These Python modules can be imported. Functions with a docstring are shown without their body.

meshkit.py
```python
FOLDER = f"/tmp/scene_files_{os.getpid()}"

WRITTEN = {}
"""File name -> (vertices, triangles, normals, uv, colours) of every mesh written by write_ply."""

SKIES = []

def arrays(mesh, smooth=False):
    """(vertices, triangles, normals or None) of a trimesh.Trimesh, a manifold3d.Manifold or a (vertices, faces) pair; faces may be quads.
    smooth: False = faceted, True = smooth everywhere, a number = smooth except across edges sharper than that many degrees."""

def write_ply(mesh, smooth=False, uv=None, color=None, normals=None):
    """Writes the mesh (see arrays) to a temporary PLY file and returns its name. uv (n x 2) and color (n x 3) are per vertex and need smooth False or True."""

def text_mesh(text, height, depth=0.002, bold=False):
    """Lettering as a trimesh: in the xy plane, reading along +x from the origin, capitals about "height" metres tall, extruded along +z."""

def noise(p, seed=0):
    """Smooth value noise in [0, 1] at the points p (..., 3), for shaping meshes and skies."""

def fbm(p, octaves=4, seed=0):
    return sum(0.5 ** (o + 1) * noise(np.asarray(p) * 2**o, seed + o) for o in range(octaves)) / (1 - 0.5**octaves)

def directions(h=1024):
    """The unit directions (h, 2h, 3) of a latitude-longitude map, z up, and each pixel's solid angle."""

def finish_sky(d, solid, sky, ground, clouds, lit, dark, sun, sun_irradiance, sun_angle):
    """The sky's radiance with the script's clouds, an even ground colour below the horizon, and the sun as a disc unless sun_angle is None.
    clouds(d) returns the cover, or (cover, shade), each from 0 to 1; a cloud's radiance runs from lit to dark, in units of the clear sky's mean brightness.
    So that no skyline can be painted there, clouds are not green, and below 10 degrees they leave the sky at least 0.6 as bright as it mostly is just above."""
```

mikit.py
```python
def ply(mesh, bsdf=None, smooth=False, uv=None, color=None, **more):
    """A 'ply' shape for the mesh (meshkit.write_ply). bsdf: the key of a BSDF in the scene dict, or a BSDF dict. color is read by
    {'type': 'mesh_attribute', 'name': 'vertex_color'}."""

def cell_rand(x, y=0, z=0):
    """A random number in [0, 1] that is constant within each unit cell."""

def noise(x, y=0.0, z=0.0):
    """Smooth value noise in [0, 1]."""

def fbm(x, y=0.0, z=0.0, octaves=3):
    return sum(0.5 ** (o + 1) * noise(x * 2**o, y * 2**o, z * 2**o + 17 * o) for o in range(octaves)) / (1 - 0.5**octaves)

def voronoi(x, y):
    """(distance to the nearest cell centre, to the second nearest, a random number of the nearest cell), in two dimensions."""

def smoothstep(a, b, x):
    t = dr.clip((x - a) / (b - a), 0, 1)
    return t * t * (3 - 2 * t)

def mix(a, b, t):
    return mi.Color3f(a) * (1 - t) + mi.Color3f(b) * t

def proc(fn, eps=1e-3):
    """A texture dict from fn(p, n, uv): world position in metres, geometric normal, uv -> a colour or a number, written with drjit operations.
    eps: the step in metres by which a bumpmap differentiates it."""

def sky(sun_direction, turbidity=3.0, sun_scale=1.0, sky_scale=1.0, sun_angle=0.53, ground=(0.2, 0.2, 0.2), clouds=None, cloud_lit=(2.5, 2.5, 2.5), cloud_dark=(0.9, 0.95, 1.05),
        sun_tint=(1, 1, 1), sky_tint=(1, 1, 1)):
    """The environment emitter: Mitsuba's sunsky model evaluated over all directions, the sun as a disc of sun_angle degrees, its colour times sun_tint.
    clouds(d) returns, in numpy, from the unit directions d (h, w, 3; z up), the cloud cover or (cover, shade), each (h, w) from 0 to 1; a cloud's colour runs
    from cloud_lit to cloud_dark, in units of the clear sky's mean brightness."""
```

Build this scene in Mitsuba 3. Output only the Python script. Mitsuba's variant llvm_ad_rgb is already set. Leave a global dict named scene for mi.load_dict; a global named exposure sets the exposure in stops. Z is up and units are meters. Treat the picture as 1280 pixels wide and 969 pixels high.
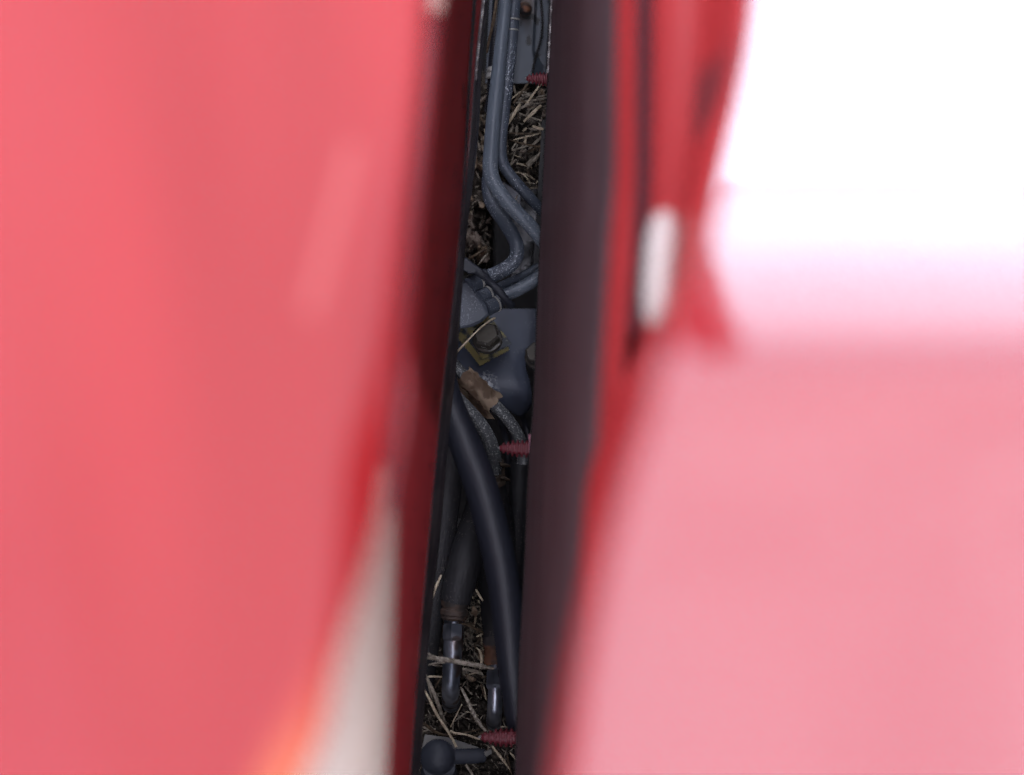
import math, random
import numpy as np, trimesh, mitsuba as mi, drjit as dr, mikit, meshkit
from scipy.interpolate import CubicSpline, PchipInterpolator
from mikit import proc, noise, fbm, smoothstep, mix

random.seed(7)
rng = np.random.default_rng(7)

# ------------------------------------------------------------------ camera, sky, exposure
PITCH = math.radians(75)
F = np.array([0, math.cos(PITCH), -math.sin(PITCH)])      # view direction
R = np.array([1.0, 0, 0])
U = np.array([0, math.sin(PITCH), math.cos(PITCH)])
CAM = -F * 1.0                                             # the focused plane passes through the world origin
K = 0.438 / 1280                                           # metres per pixel at one metre
exposure = 3.84

T = mi.ScalarTransform4f
scene, labels = {}, {}
scene['camera'] = {'type': 'thinlens', 'fov': math.degrees(2 * math.atan(0.219)), 'fov_axis': 'x', 'aperture_radius': 0.0140, 'focus_distance': 1.0,
                   'near_clip': 0.01, 'far_clip': 400.0,
                   'to_world': T().look_at(origin=CAM.tolist(), target=(CAM + F).tolist(), up=U.tolist())}


def cloud_fn(d):
    s = meshkit.fbm(d * np.array([3.2, 3.2, 4.0]) + 4.0, 3, seed=5)
    return np.ones(d.shape[:2]), np.clip((s - 0.34) * 1.5, 0, 1) * 0.6


scene['sky'] = mikit.sky([-0.25, -0.45, 0.86], turbidity=3, sun_scale=0.10, sun_angle=165, clouds=cloud_fn,
                         cloud_lit=(2.45, 2.55, 3.05), cloud_dark=(1.2, 1.3, 1.7))
labels['sky'] = {'kind': 'structure', 'label': 'white overcast sky'}


# ------------------------------------------------------------------ helpers
def P(px, py, d):
    """A point that stands d metres in front of the camera; px, py in pixels of the 1280 x 969 photograph."""
    px, py, d = (np.asarray(a, float) for a in (px, py, d))
    return CAM + d[..., None] * (F + ((px - 640) * K)[..., None] * R + ((484.5 - py) * K)[..., None] * U)


def PL(pts):
    a = np.array(pts, float)
    return P(a[:, 0], a[:, 1], a[:, 2])


def flat(py, d0, tilt=15.0):
    """Depth of a surface that recedes up the picture by tilt degrees."""
    return d0 * (1 + (484.5 - np.asarray(py, float)) * K * math.tan(math.radians(tilt)))


def curve(pairs):
    a = np.array(pairs, float)
    f = PchipInterpolator(a[:, 0], a[:, 1], extrapolate=True)
    lo, hi = a[0, 0], a[-1, 0]
    s0, s1 = f(lo, 1), f(hi, 1)
    return lambda y: np.where(np.asarray(y) < lo, f(lo) + s0 * (np.asarray(y) - lo), np.where(np.asarray(y) > hi, f(hi) + s1 * (np.asarray(y) - hi), f(np.clip(y, lo, hi))))


def grid_faces(m, n, close=False):
    i, j = np.meshgrid(np.arange(m - 1), np.arange(n if close else n - 1), indexing='ij')
    a, b = i * n + j, i * n + (j + 1) % n
    c, d = (i + 1) * n + (j + 1) % n, (i + 1) * n + j
    return np.vstack([np.stack([a, b, c], -1).reshape(-1, 3), np.stack([a, c, d], -1).reshape(-1, 3)])


def sheet(g, t):
    """A solid sheet of thickness t behind the grid of points g (m, n, 3)."""
    m, n = g.shape[:2]
    du, dv = np.gradient(g, axis=0), np.gradient(g, axis=1)
    nn = np.cross(du, dv)
    nn /= np.linalg.norm(nn, axis=-1, keepdims=True) + 1e-15
    s = np.sign(np.sum(nn * (CAM - g), -1)[m // 2, n // 2])
    nn *= s or 1
    v = np.vstack([g.reshape(-1, 3), (g - nn * t).reshape(-1, 3)])
    f0 = grid_faces(m, n)
    N = m * n
    loop = np.concatenate([np.arange(n), np.arange(1, m) * n + n - 1, (m - 1) * n + np.arange(n - 2, -1, -1), np.arange(m - 2, 0, -1) * n])
    nx = np.roll(loop, -1)
    side = np.vstack([np.stack([loop, loop + N, nx + N], -1), np.stack([loop, nx + N, nx], -1)])
    f = np.vstack([f0, f0[:, ::-1] + N, side])
    me = trimesh.Trimesh(v, f, process=False)
    fn = np.cross(v[f0[:, 1]] - v[f0[:, 0]], v[f0[:, 2]] - v[f0[:, 0]]).sum(0)
    if np.dot(fn, nn.reshape(-1, 3).sum(0)) < 0:
        me.invert()
    return me


def frames(p):
    t = np.gradient(p, axis=0)
    t /= np.linalg.norm(t, axis=1, keepdims=True) + 1e-15
    a = np.cross(t[0], [0.3, 0.2, 0.93]); a /= np.linalg.norm(a)
    A = [a]
    for k in range(1, len(p)):
        a = A[-1] - t[k] * np.dot(A[-1], t[k])
        A.append(a / np.linalg.norm(a))
    A = np.array(A)
    return t, A, np.cross(t, A)


def smooth01(t):
    t = min(max(t, 0), 1)
    return t * t * (3 - 2 * t)


def sweep(p, r, sides=20, squash=1.0, rough=0.0, seed=0):
    """A capped tube through the points p with radius r (one number or one per point)."""
    t, A, B = frames(p)
    ang = np.arange(sides) * 2 * np.pi / sides
    r = np.broadcast_to(np.asarray(r, float), (len(p),))
    rr = r[:, None] * np.ones(sides)[None]
    if rough:
        q = np.stack([np.broadcast_to(np.arange(len(p))[:, None] * .35, rr.shape), 1.3 * np.cos(ang)[None] + 0 * rr, 1.3 * np.sin(ang)[None] + 0 * rr], -1)
        rr = rr * (1 + rough * (meshkit.noise(q + 11.3, seed) - .5))
    v = p[:, None] + rr[..., None] * (np.cos(ang)[None, :, None] * A[:, None] + squash * np.sin(ang)[None, :, None] * B[:, None])
    m = len(p)
    f = grid_faces(m, sides, True)
    v = np.vstack([v.reshape(-1, 3), p[0], p[-1]])
    j = np.arange(sides)
    f = np.vstack([f, np.stack([j, 0 * j + m * sides, (j + 1) % sides], -1), np.stack([(m - 1) * sides + j, (m - 1) * sides + (j + 1) % sides, 0 * j + m * sides + 1], -1)])
    me = trimesh.Trimesh(v, f, process=False)
    if me.volume < 0:
        me.invert()
    return me


def spline(pts, n=60):
    p = PL(pts)
    s = np.concatenate([[0], np.cumsum(np.linalg.norm(np.diff(p, axis=0), axis=1))])
    return CubicSpline(s, p)(np.linspace(0, s[-1], n))


def px(r, d=1.0):
    return r * K * d


def tube(pts, rpx, n=70, sides=22, **k):
    return sweep(spline(pts, n), px(rpx) if np.isscalar(rpx) else px(np.interp(np.linspace(0, 1, n), np.linspace(0, 1, len(rpx)), rpx)), sides, **k)


def lathe(p0, p1, prof, sides=28):
    """A turned solid along p0 -> p1; prof = [(fraction along, radius in pixels)]."""
    p0, p1 = np.asarray(p0), np.asarray(p1)
    ax = p1 - p0
    L = np.linalg.norm(ax); ax = ax / L
    a = np.cross(ax, [0.31, 0.17, 0.9]); a /= np.linalg.norm(a)
    b = np.cross(ax, a)
    ang = np.arange(sides) * 2 * np.pi / sides
    ring = np.cos(ang)[:, None] * a + np.sin(ang)[:, None] * b
    v = np.vstack([p0 + ax * L * s + ring * px(r) for s, r in prof] + [p0 + ax * L * prof[0][0], p0 + ax * L * prof[-1][0]])
    m = len(prof); j = np.arange(sides)
    f = np.vstack([grid_faces(m, sides, True), np.stack([j, 0 * j + m * sides, (j + 1) % sides], -1), np.stack([(m - 1) * sides + j, (m - 1) * sides + (j + 1) % sides, 0 * j + m * sides + 1], -1)])
    me = trimesh.Trimesh(v, f, process=False)
    if me.volume < 0:
        me.invert()
    return me


def hull(points):
    return trimesh.convex.convex_hull(np.asarray(points))


def slab(poly, d_top, thick, inset=1.5, tilt=15.0):
    """A plate of the outline poly [(px, py)] with a chamfered upper edge; d_top = depth of its face in the middle of the picture."""
    from shapely.geometry import Polygon
    a = Polygon(poly)
    b = a.buffer(-inset, join_style=2)
    pa = np.array(a.exterior.coords)[:-1]
    pb = np.array(b.exterior.coords)[:-1]
    up = [P(pb[:, 0], pb[:, 1], flat(pb[:, 1], d_top, tilt)), P(pa[:, 0], pa[:, 1], flat(pa[:, 1], d_top + px(inset), tilt)), P(pa[:, 0], pa[:, 1], flat(pa[:, 1], d_top + thick, tilt))]
    return hull(np.vstack(up))


used = {}


def key_for(name, parent=None):
    base = (parent + '__' if parent else '') + name
    k = used.get(base, 0)
    used[base] = k + 1
    return base if k == 0 else f'{base}_{k:03d}'


def add(name, mesh, bsdf, label=None, cat=None, parent=None, group=None, kind=None, smooth=35):
    key = key_for(name, parent)
    if isinstance(mesh, (list, tuple)):
        mesh = trimesh.util.concatenate(list(mesh))
    scene[key] = mikit.ply(mesh, bsdf, smooth=smooth)
    lab = {}
    if label: lab['label'] = label
    if cat: lab['category'] = cat
    if group: lab['group'] = group
    if kind: lab['kind'] = kind
    if lab: labels[key] = lab
    return key


def thing(name, label, cat, group=None):
    key = key_for(name)
    labels[key] = {'label': label, 'category': cat}
    if group: labels[key]['group'] = group
    return key


# ------------------------------------------------------------------ materials
def pr(color, rough=0.5, **k):
    c = {'type': 'rgb', 'value': list(color)} if isinstance(color, (tuple, list)) else proc(color)
    return {'type': 'principled', 'base_color': c, 'roughness': rough if isinstance(rough, float) else proc(rough), **k}


def bumped(b, fn, scale, eps=2e-4):
    return {'type': 'bumpmap', 'arbitrary': proc(fn, eps=eps), 'scale': scale, 'bsdf': b} if False else {'type': 'bumpmap', 'nested_texture': proc(fn, eps=eps), 'scale': scale, 'nested': b}


def two(b):
    return {'type': 'twosided', 'bsdf': b}


RED, RED2 = (0.232, 0.0105, 0.0120), (0.190, 0.0064, 0.0074)
# lower corner of the hood edge, where the red turns to orange
corner_a, corner_b = P(425, 730, .58), P(330, 985, .60)


def hood_color(p, n, uv):
    m = fbm(p.x * 14 + p.y * 2, p.y * 4, 3.0)
    c = mix(RED, RED2, smoothstep(.25, .72, m))
    c = mix(c, (.232, .024, .034), .8 * smoothstep(.35, .75, fbm(p.x * 13 + p.y * 3 + 9, p.y * 4.5, 8.0)))      # pale streaks: streaky reflections painted into the colour
    # orange band along the slanted lower edge, measured along and across it
    ax, ay = float(corner_a[0]), float(corner_a[1]); bx, by = float(corner_b[0]), float(corner_b[1])
    L = math.hypot(bx - ax, by - ay); ux, uy = (bx - ax) / L, (by - ay) / L
    s = (p.x - ax) * ux + (p.y - ay) * uy
    q = (p.x - ax) * uy - (p.y - ay) * ux
    w = smoothstep(-.012, .03, s) * smoothstep(-.003 + .002 * noise(p.x * 90, p.y * 90), -.011, q - .03 * dr.maximum(s - .02, 0))
    c = mix(c, mix((.33, .040, .012), (.40, .11, .03), smoothstep(.02, .06, s)), w * .58)
    # pale streak: a crease highlight painted into the skin colour
    hx, hy, gx, gy = *P(443, 205, .6)[:2], *P(392, 400, .59)[:2]
    l2 = (gx - hx) ** 2 + (gy - hy) ** 2
    t = dr.clip(((p.x - float(hx)) * float(gx - hx) + (p.y - float(hy)) * float(gy - hy)) / float(l2), 0, 1)
    dd = dr.sqrt(dr.square(p.x - float(hx) - t * float(gx - hx)) + dr.square(p.y - float(hy) - t * float(gy - hy)))
    return mix(c, (.34, .085, .075), .40 * smoothstep(.0026, .0008, dd))


def red_color(p, n, uv):
    return mix(RED, RED2, smoothstep(.35, .65, fbm(p.x * 9, p.y * 6, p.z * 9)))


def fender_color(p, n, uv):
    return mix((.185, .0105, .0140), (.165, .0085, .0112), smoothstep(.35, .65, fbm(p.x * 9, p.y * 6, p.z * 9)))


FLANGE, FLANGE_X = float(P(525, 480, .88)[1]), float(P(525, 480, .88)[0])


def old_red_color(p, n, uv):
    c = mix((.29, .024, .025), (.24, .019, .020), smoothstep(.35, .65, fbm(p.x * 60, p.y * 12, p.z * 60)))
    c = mix(c, (.56, .052, .058), smoothstep(FLANGE + .004, FLANGE - .012, p.y + .02 * (p.x - FLANGE_X)))     # brighter lower length: light from the widening gap painted in
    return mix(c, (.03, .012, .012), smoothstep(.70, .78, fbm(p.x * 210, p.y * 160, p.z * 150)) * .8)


scene['hood_paint'] = two({'type': 'principled', 'base_color': proc(hood_color), 'roughness': 0.15, 'specular': 0.36})
scene['fender_paint'] = two({'type': 'principled', 'base_color': proc(fender_color), 'roughness': 0.07, 'specular': 0.97})
recess_shade = P(887, 118, .718)


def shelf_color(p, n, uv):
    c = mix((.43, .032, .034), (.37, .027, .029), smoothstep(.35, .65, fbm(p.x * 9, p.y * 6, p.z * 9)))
    d = dr.sqrt(dr.square((p.x - float(recess_shade[0])) / .0042) + dr.square((p.y - float(recess_shade[1])) / .021))     # dark oval: shade of a recess painted into the colour
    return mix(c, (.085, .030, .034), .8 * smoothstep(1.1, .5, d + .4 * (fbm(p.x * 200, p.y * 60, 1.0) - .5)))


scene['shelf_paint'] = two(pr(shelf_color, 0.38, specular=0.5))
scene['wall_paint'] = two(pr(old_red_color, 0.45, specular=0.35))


def streak(p, n, uv):
    s = fbm(p.x * 700, p.y * 6, p.z * 260, 3)
    s2 = fbm(p.x * 260, p.y * 14, p.z * 90, 2)
    c = mix((.115, .074, .082), (.165, .113, .120), smoothstep(.25, .75, .5 * s + .5 * s2))
    return mix(c, (.16, .115, .115), .5 * smoothstep(.66, .75, fbm(p.x * 500, p.y * 120, p.z * 300)))


scene['dark_wall'] = two(pr(streak, 0.55, specular=0.3))


def lip(p, n, uv):
    s = fbm(p.x * 600, p.y * 25, p.z * 300, 3)
    return mix((.034, .028, .032), (.085, .07, .072), smoothstep(.35, .72, s))


scene['lip_metal'] = two(pr(lip, 0.45))
scene['black_rubber'] = two(pr((.030, .020, .025), 0.6))
scene['groove_sealer'] = two(pr((.14, .050, .062), 0.6))
scene['cream'] = two(pr(lambda p, n, uv: mix((.48, .40, .325), (.38, .315, .255), fbm(p.x * 60, p.y * 14, p.z * 60)), 0.5))
scene['pale_rubber'] = two(pr((.64, .58, .53), 0.5))
scene['pale_edge'] = two(pr(lambda p, n, uv: mix((.75, .73, .70), (.2, .18, .18), smoothstep(.4, .6, noise(p.x * 900, p.y * 420, p.z * 900))), 0.35))


def pipe_color(p, n, uv):
    big = fbm(p.x * 80, p.y * 80, p.z * 80, 3)
    c = mix((.055, .066, .088), (.090, .105, .130), big)
    spk = noise(p.x * 2000, p.y * 2000, p.z * 2000) * .65 + noise(p.x * 4100, p.y * 4100, p.z * 4100) * .35
    dens = .71 - .13 * smoothstep(.42, .66, fbm(p.x * 45 + 7, p.y * 45, p.z * 45, 2))
    return mix(c, (.42, .45, .49), .8 * smoothstep(dens, dens + .10, spk))


scene['pipe_metal'] = two(bumped(pr(pipe_color, 0.42, specular=.5), lambda p, n, uv: noise(p.x * 1500, p.y * 1500, p.z * 1500), 0.00012))


BEND = float(P(613, 205, 1)[1])


def pipe2_color(p, n, uv):
    c = mix((.100, .120, .150), (.15, .175, .205), fbm(p.x * 60, p.y * 60, p.z * 60, 3))
    spk = noise(p.x * 1900, p.y * 1900, p.z * 1900) + .09 * smoothstep(BEND + .004, BEND - .004, p.y)
    return mix(c, (.32, .34, .37), .6 * smoothstep(.74, .86, spk) * dr.maximum(smoothstep(.5, .7, fbm(p.x * 60, p.y * 50, p.z * 60)), smoothstep(BEND + .004, BEND - .004, p.y)))


scene['smooth_pipe_metal'] = two(pr(pipe2_color, 0.38))


def grey_pipe_color(p, n, uv):
    c = mix((.058, .062, .068), (.095, .10, .10), fbm(p.x * 90, p.y * 90, p.z * 90, 3))
    spk = noise(p.x * 1900, p.y * 1900, p.z * 1900) * .6 + noise(p.x * 3900, p.y * 3900, p.z * 3900) * .4
    return mix(c, (.33, .34, .33), .75 * smoothstep(.56, .68, spk))


scene['speckled_grey_metal'] = two(bumped(pr(grey_pipe_color, 0.5), lambda p, n, uv: noise(p.x * 1400, p.y * 1400, p.z * 1400), 0.0001))


def plate_color(p, n, uv):
    c = mix((.066, .077, .110), (.102, .117, .156), fbm(p.x * 70, p.y * 70, p.z * 70, 3))
    q = P(607, 478, 1.01)
    d = dr.sqrt(dr.square((p.x - float(q[0])) * 1.0) + dr.square((p.y - float(q[1])) * .7))
    w = smoothstep(.0075, .0015, d + .005 * (noise(p.x * 900, p.y * 900, p.z * 900) - .3))
    c = mix(c, (.72, .75, .78), w * smoothstep(.36, .52, noise(p.x * 1500, p.y * 1500, p.z * 500)))
    d2 = smoothstep(.74, .80, noise(p.x * 1500 + 5, p.y * 1500, p.z * 600)) * smoothstep(.5, .62, fbm(p.x * 110, p.y * 110, 1.7, 2))
    return mix(c, (.15, .165, .19), .6 * d2)


scene['plate_metal'] = two(bumped(pr(plate_color, 0.42), lambda p, n, uv: fbm(p.x * 400, p.y * 400, p.z * 400), 0.00012))
scene['block_metal'] = two(bumped(pr(lambda p, n, uv: mix(mix((.050, .059, .078), (.076, .088, .110), fbm(p.x * 90, p.y * 90, p.z * 90)), (.2, .22, .24), .5 * smoothstep(.70, .8, noise(p.x * 2000, p.y * 2000, p.z * 2000)) * smoothstep(.45, .6, fbm(p.x * 90 + 3, p.y * 90, 2.2))), 0.45), lambda p, n, uv: fbm(p.x * 500, p.y * 500, p.z * 500), 0.0001))
scene['worn_rim'] = two(pr((.30, .29, .265), 0.4))


def bolt_color(p, n, uv):
    c = mix((.050, .045, .038), (.080, .072, .060), fbm(p.x * 700, p.y * 700, p.z * 700, 3))
    return mix(c, (.25, .24, .23), .6 * smoothstep(.76, .84, noise(p.x * 700, p.y * 700, p.z * 700)))


scene['bolt_steel'] = two(bumped(pr(bolt_color, 0.36, metallic=0.15), lambda p, n, uv: fbm(p.x * 600, p.y * 600, p.z * 600), 0.00006))


def washer_color(p, n, uv):
    m = fbm(p.x * 170 + 2, p.y * 170, p.z * 170, 3)
    c = mix((.085, .094, .105), (.42, .36, .16), smoothstep(.45, .57, m))
    return mix(c, (.28, .29, .28), .6 * smoothstep(.7, .8, noise(p.x * 900, p.y * 900, p.z * 900)))


scene['lit_top'] = two(pr(lambda p, n, uv: mix((.085, .076, .061), (.125, .110, .088), fbm(p.x * 500, p.y * 500, p.z * 500)), 0.5))  # lighter colour for bolt tops, the light on them painted in
scene['yellow_washer'] = two(pr(washer_color, 0.5))
scene['hose_rubber'] = two(pr((.017, .019, .029), 0.50, specular=.7))


def dusty(p, n, uv):
    c = mix((.012, .012, .015), (.026, .025, .026), fbm(p.x * 140, p.y * 90, p.z * 140, 3))
    return mix(c, (.07, .062, .055), .6 * smoothstep(.74, .80, noise(p.x * 1700, p.y * 1400, p.z * 1700)) * smoothstep(.4, .6, fbm(p.x * 60, p.y * 60, p.z * 60)))


scene['dusty_rubber'] = two(bumped(pr(dusty, 0.6), lambda p, n, uv: noise(p.x * 1300, p.y * 900, p.z * 1300), 0.0002))


def rust(p, n, uv):
    c = mix((.055, .032, .022), (.17, .070, .035), smoothstep(.35, .68, fbm(p.x * 160, p.y * 160, p.z * 160, 3)))
    return mix(c, (.035, .03, .03), smoothstep(.5, .62, fbm(p.x * 100 + 9, p.y * 100, p.z * 100)))


scene['rusty_steel'] = two(bumped(pr(rust, 0.7), lambda p, n, uv: fbm(p.x * 800, p.y * 800, p.z * 800), 0.0003))


def fitting(p, n, uv):
    c = mix((.14, .155, .185), (.40, .42, .47), smoothstep(.35, .7, fbm(p.x * 140, p.y * 110, p.z * 140, 3)))
    return mix(c, (.12, .07, .045), .7 * smoothstep(.60, .70, fbm(p.x * 170 + 3, p.y * 170, p.z * 170, 2)))


scene['brown_steel'] = two(pr(lambda p, n, uv: mix((.030, .024, .021), (.085, .052, .036), smoothstep(.35, .7, fbm(p.x * 160, p.y * 160, p.z * 160, 3))), 0.65))
scene['bright_fitting'] = two(pr(lambda p, n, uv: mix((.22, .24, .29), (.58, .61, .68), smoothstep(.3, .7, fbm(p.x * 130, p.y * 110, p.z * 130, 3))), 0.33, metallic=.9))
scene['fitting_metal'] = two(pr(fitting, 0.36, metallic=0.85))
scene['band_brown'] = two(pr(lambda p, n, uv: mix((.050, .038, .030), (.115, .085, .060), fbm(p.x * 260, p.y * 260, p.z * 260)), 0.6))
scene['foil'] = two(bumped(pr(lambda p, n, uv: mix((.18, .18, .185), (.42, .42, .43), smoothstep(.3, .7, fbm(p.x * 210, p.y * 150, p.z * 210))), 0.35, metallic=.5), lambda p, n, uv: fbm(p.x * 180, p.y * 120, p.z * 180, 2), 0.004))
scene['foil_flat'] = two(pr((.36, .36, .37), 0.5))
scene['violet_plastic'] = two(pr((.045, .046, .064), 0.4))


def panel(p, n, uv):
    c = mix((.058, .070, .088), (.082, .096, .115), fbm(p.x * 50, p.y * 50, p.z * 50, 3))
    q = P(657, 26, 1.06)
    d = dr.sqrt(dr.square((p.x - float(q[0]))) + dr.square((p.y - float(q[1])) * .45))
    c = mix(c, (.10, .065, .045), .8 * smoothstep(.0065, .001, d + .003 * (noise(p.x * 300, p.y * 200, 3) - .5)))
    return mix(c, (.02, .02, .02), smoothstep(.80, .84, noise(p.x * 260 + 3, p.y * 260, 1.0)))


scene['panel_grey'] = two(pr(panel, 0.45))
scene['panel_side'] = two(pr(lambda p, n, uv: mix((.05, .05, .052), (.085, .085, .084), fbm(p.x * 90, p.y * 40, p.z * 90)), 0.6))
scene['black_plastic'] = two(pr((.022, .023, .030), 0.35))
scene['clamp_plastic'] = two(pr(lambda p, n, uv: mix((.014, .016, .022), (.032, .035, .047), fbm(p.x * 200, p.y * 200, p.z * 200)), 0.5))
scene['cap_plastic'] = two(bumped(pr(lambda p, n, uv: mix((.022, .026, .036), (.038, .043, .056), fbm(p.x * 120, p.y * 120, p.z * 120)), 0.55), lambda p, n, uv: noise(p.x * 1500, p.y * 1500, p.z * 1500), 0.00008))
scene['screw_red'] = two(pr(lambda p, n, uv: mix((.20, .030, .042), (.14, .020, .028), fbm(p.x * 300, p.y * 300, p.z * 300)), 0.4))
scene['screw_tip_metal'] = two(pr((.3, .28, .29), 0.35))
scene['pink_edge'] = two(pr((.42, .14, .20), 0.4))
scene['pale_metal'] = two(pr((.32, .31, .29), 0.35, metallic=.3))
scene['pale_board'] = two(pr(lambda p, n, uv: mix((.12, .12, .115), (.19, .185, .17), fbm(p.x * 150, p.y * 150, p.z * 150)), 0.6))
scene['bay_black'] = two(pr((.007, .006, .006), 0.75))


def dirt(p, n, uv):
    c = mix((.014, .0115, .0095), (.055, .046, .037), smoothstep(.3, .7, fbm(p.x * 300, p.y * 300, p.z * 300, 4)))
    return mix(c, (.13, .11, .088), .8 * smoothstep(.62, .70, noise(p.x * 900, p.y * 900, p.z * 900)))


scene['dirt'] = two(pr(dirt, 0.85, specular=.1))
for nm, a, b in (('pale_straw', (.56, .47, .34), (.36, .29, .20)), ('grey_straw', (.30, .26, .205), (.17, .145, .112)), ('brown_straw', (.11, .078, .048), (.055, .038, .025)), ('bark_twig', (.42, .37, .30), (.16, .135, .105))):
    scene[nm] = two(pr((lambda a, b: lambda p, n, uv: mix(a, b, smoothstep(.3, .7, fbm(p.x * 900, p.y * 900, p.z * 900, 2))))(a, b), 0.65, specular=.25))
scene['dead_leaf'] = two(bumped(pr(lambda p, n, uv: mix((.29, .215, .15), (.12, .078, .052), smoothstep(.35, .65, fbm(p.x * 220, p.y * 220, p.z * 220, 3))), 0.7, specular=.2), lambda p, n, uv: fbm(p.x * 500, p.y * 500, p.z * 500), 0.0006))
scene['grey_leaf'] = two(pr(lambda p, n, uv: mix((.25, .20, .16), (.14, .11, .09), fbm(p.x * 260, p.y * 260, p.z * 260)), 0.7, specular=.2))
scene['concrete'] = {'type': 'diffuse', 'reflectance': proc(lambda p, n, uv: mix((.66, .645, .67), (.60, .585, .61), fbm(p.x * 4, p.y * 4, 1)))}

# ------------------------------------------------------------------ setting
g = trimesh.creation.box((80, 80, .2)); g.apply_translation((0, 0, -.68))
add('ground', g, 'concrete', 'pale sunless concrete ground beyond the fender', kind='structure', smooth=False)


def bay_box():
    x0, x1, h, z0, z1, t = -.20, .052, .50, -.20, .17, .004
    zl = .36
    out = []
    for lo, hi in (((x0, -h, z0), (x1, h, z0 + t)), ((x0 - t, -h, z0), (x0, h, zl)), ((x1, -h, z0), (x1 + t, h, z1)), ((x0, -h - t, z0), (x1, -h, z1)), ((x0, h, z0), (x1, h + t, z1))):
        b = trimesh.creation.box(np.subtract(hi, lo)); b.apply_translation(np.add(lo, hi) / 2); out.append(b)
    return out


add('engine_bay_floor', bay_box(), 'bay_black', 'dark floor and walls of the engine bay under the gap', kind='structure', smooth=False)

# ------------------------------------------------------------------ hood (left)
Y = np.concatenate([np.linspace(-1100, -320, 14), np.linspace(-300, 1300, 161), np.linspace(1320, 2100, 14)])
hood = thing('hood', 'glossy red hood left of the gap, orange-tinged along its lower edge', 'hood')
hood_edge = curve([(-300, 546), (0, 537), (60, 534), (150, 526), (300, 512), (430, 504), (520, 499), (590, 487), (640, 478), (690, 466), (740, 450), (800, 431), (860, 416), (905, 408), (969, 382), (1100, 322), (1300, 220)])
hood_chamfer = curve([(-300, 8), (0, 9), (120, 14), (300, 52), (430, 78), (600, 86), (680, 62), (760, 30), (860, 14), (969, 8), (1300, 8)])


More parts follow.
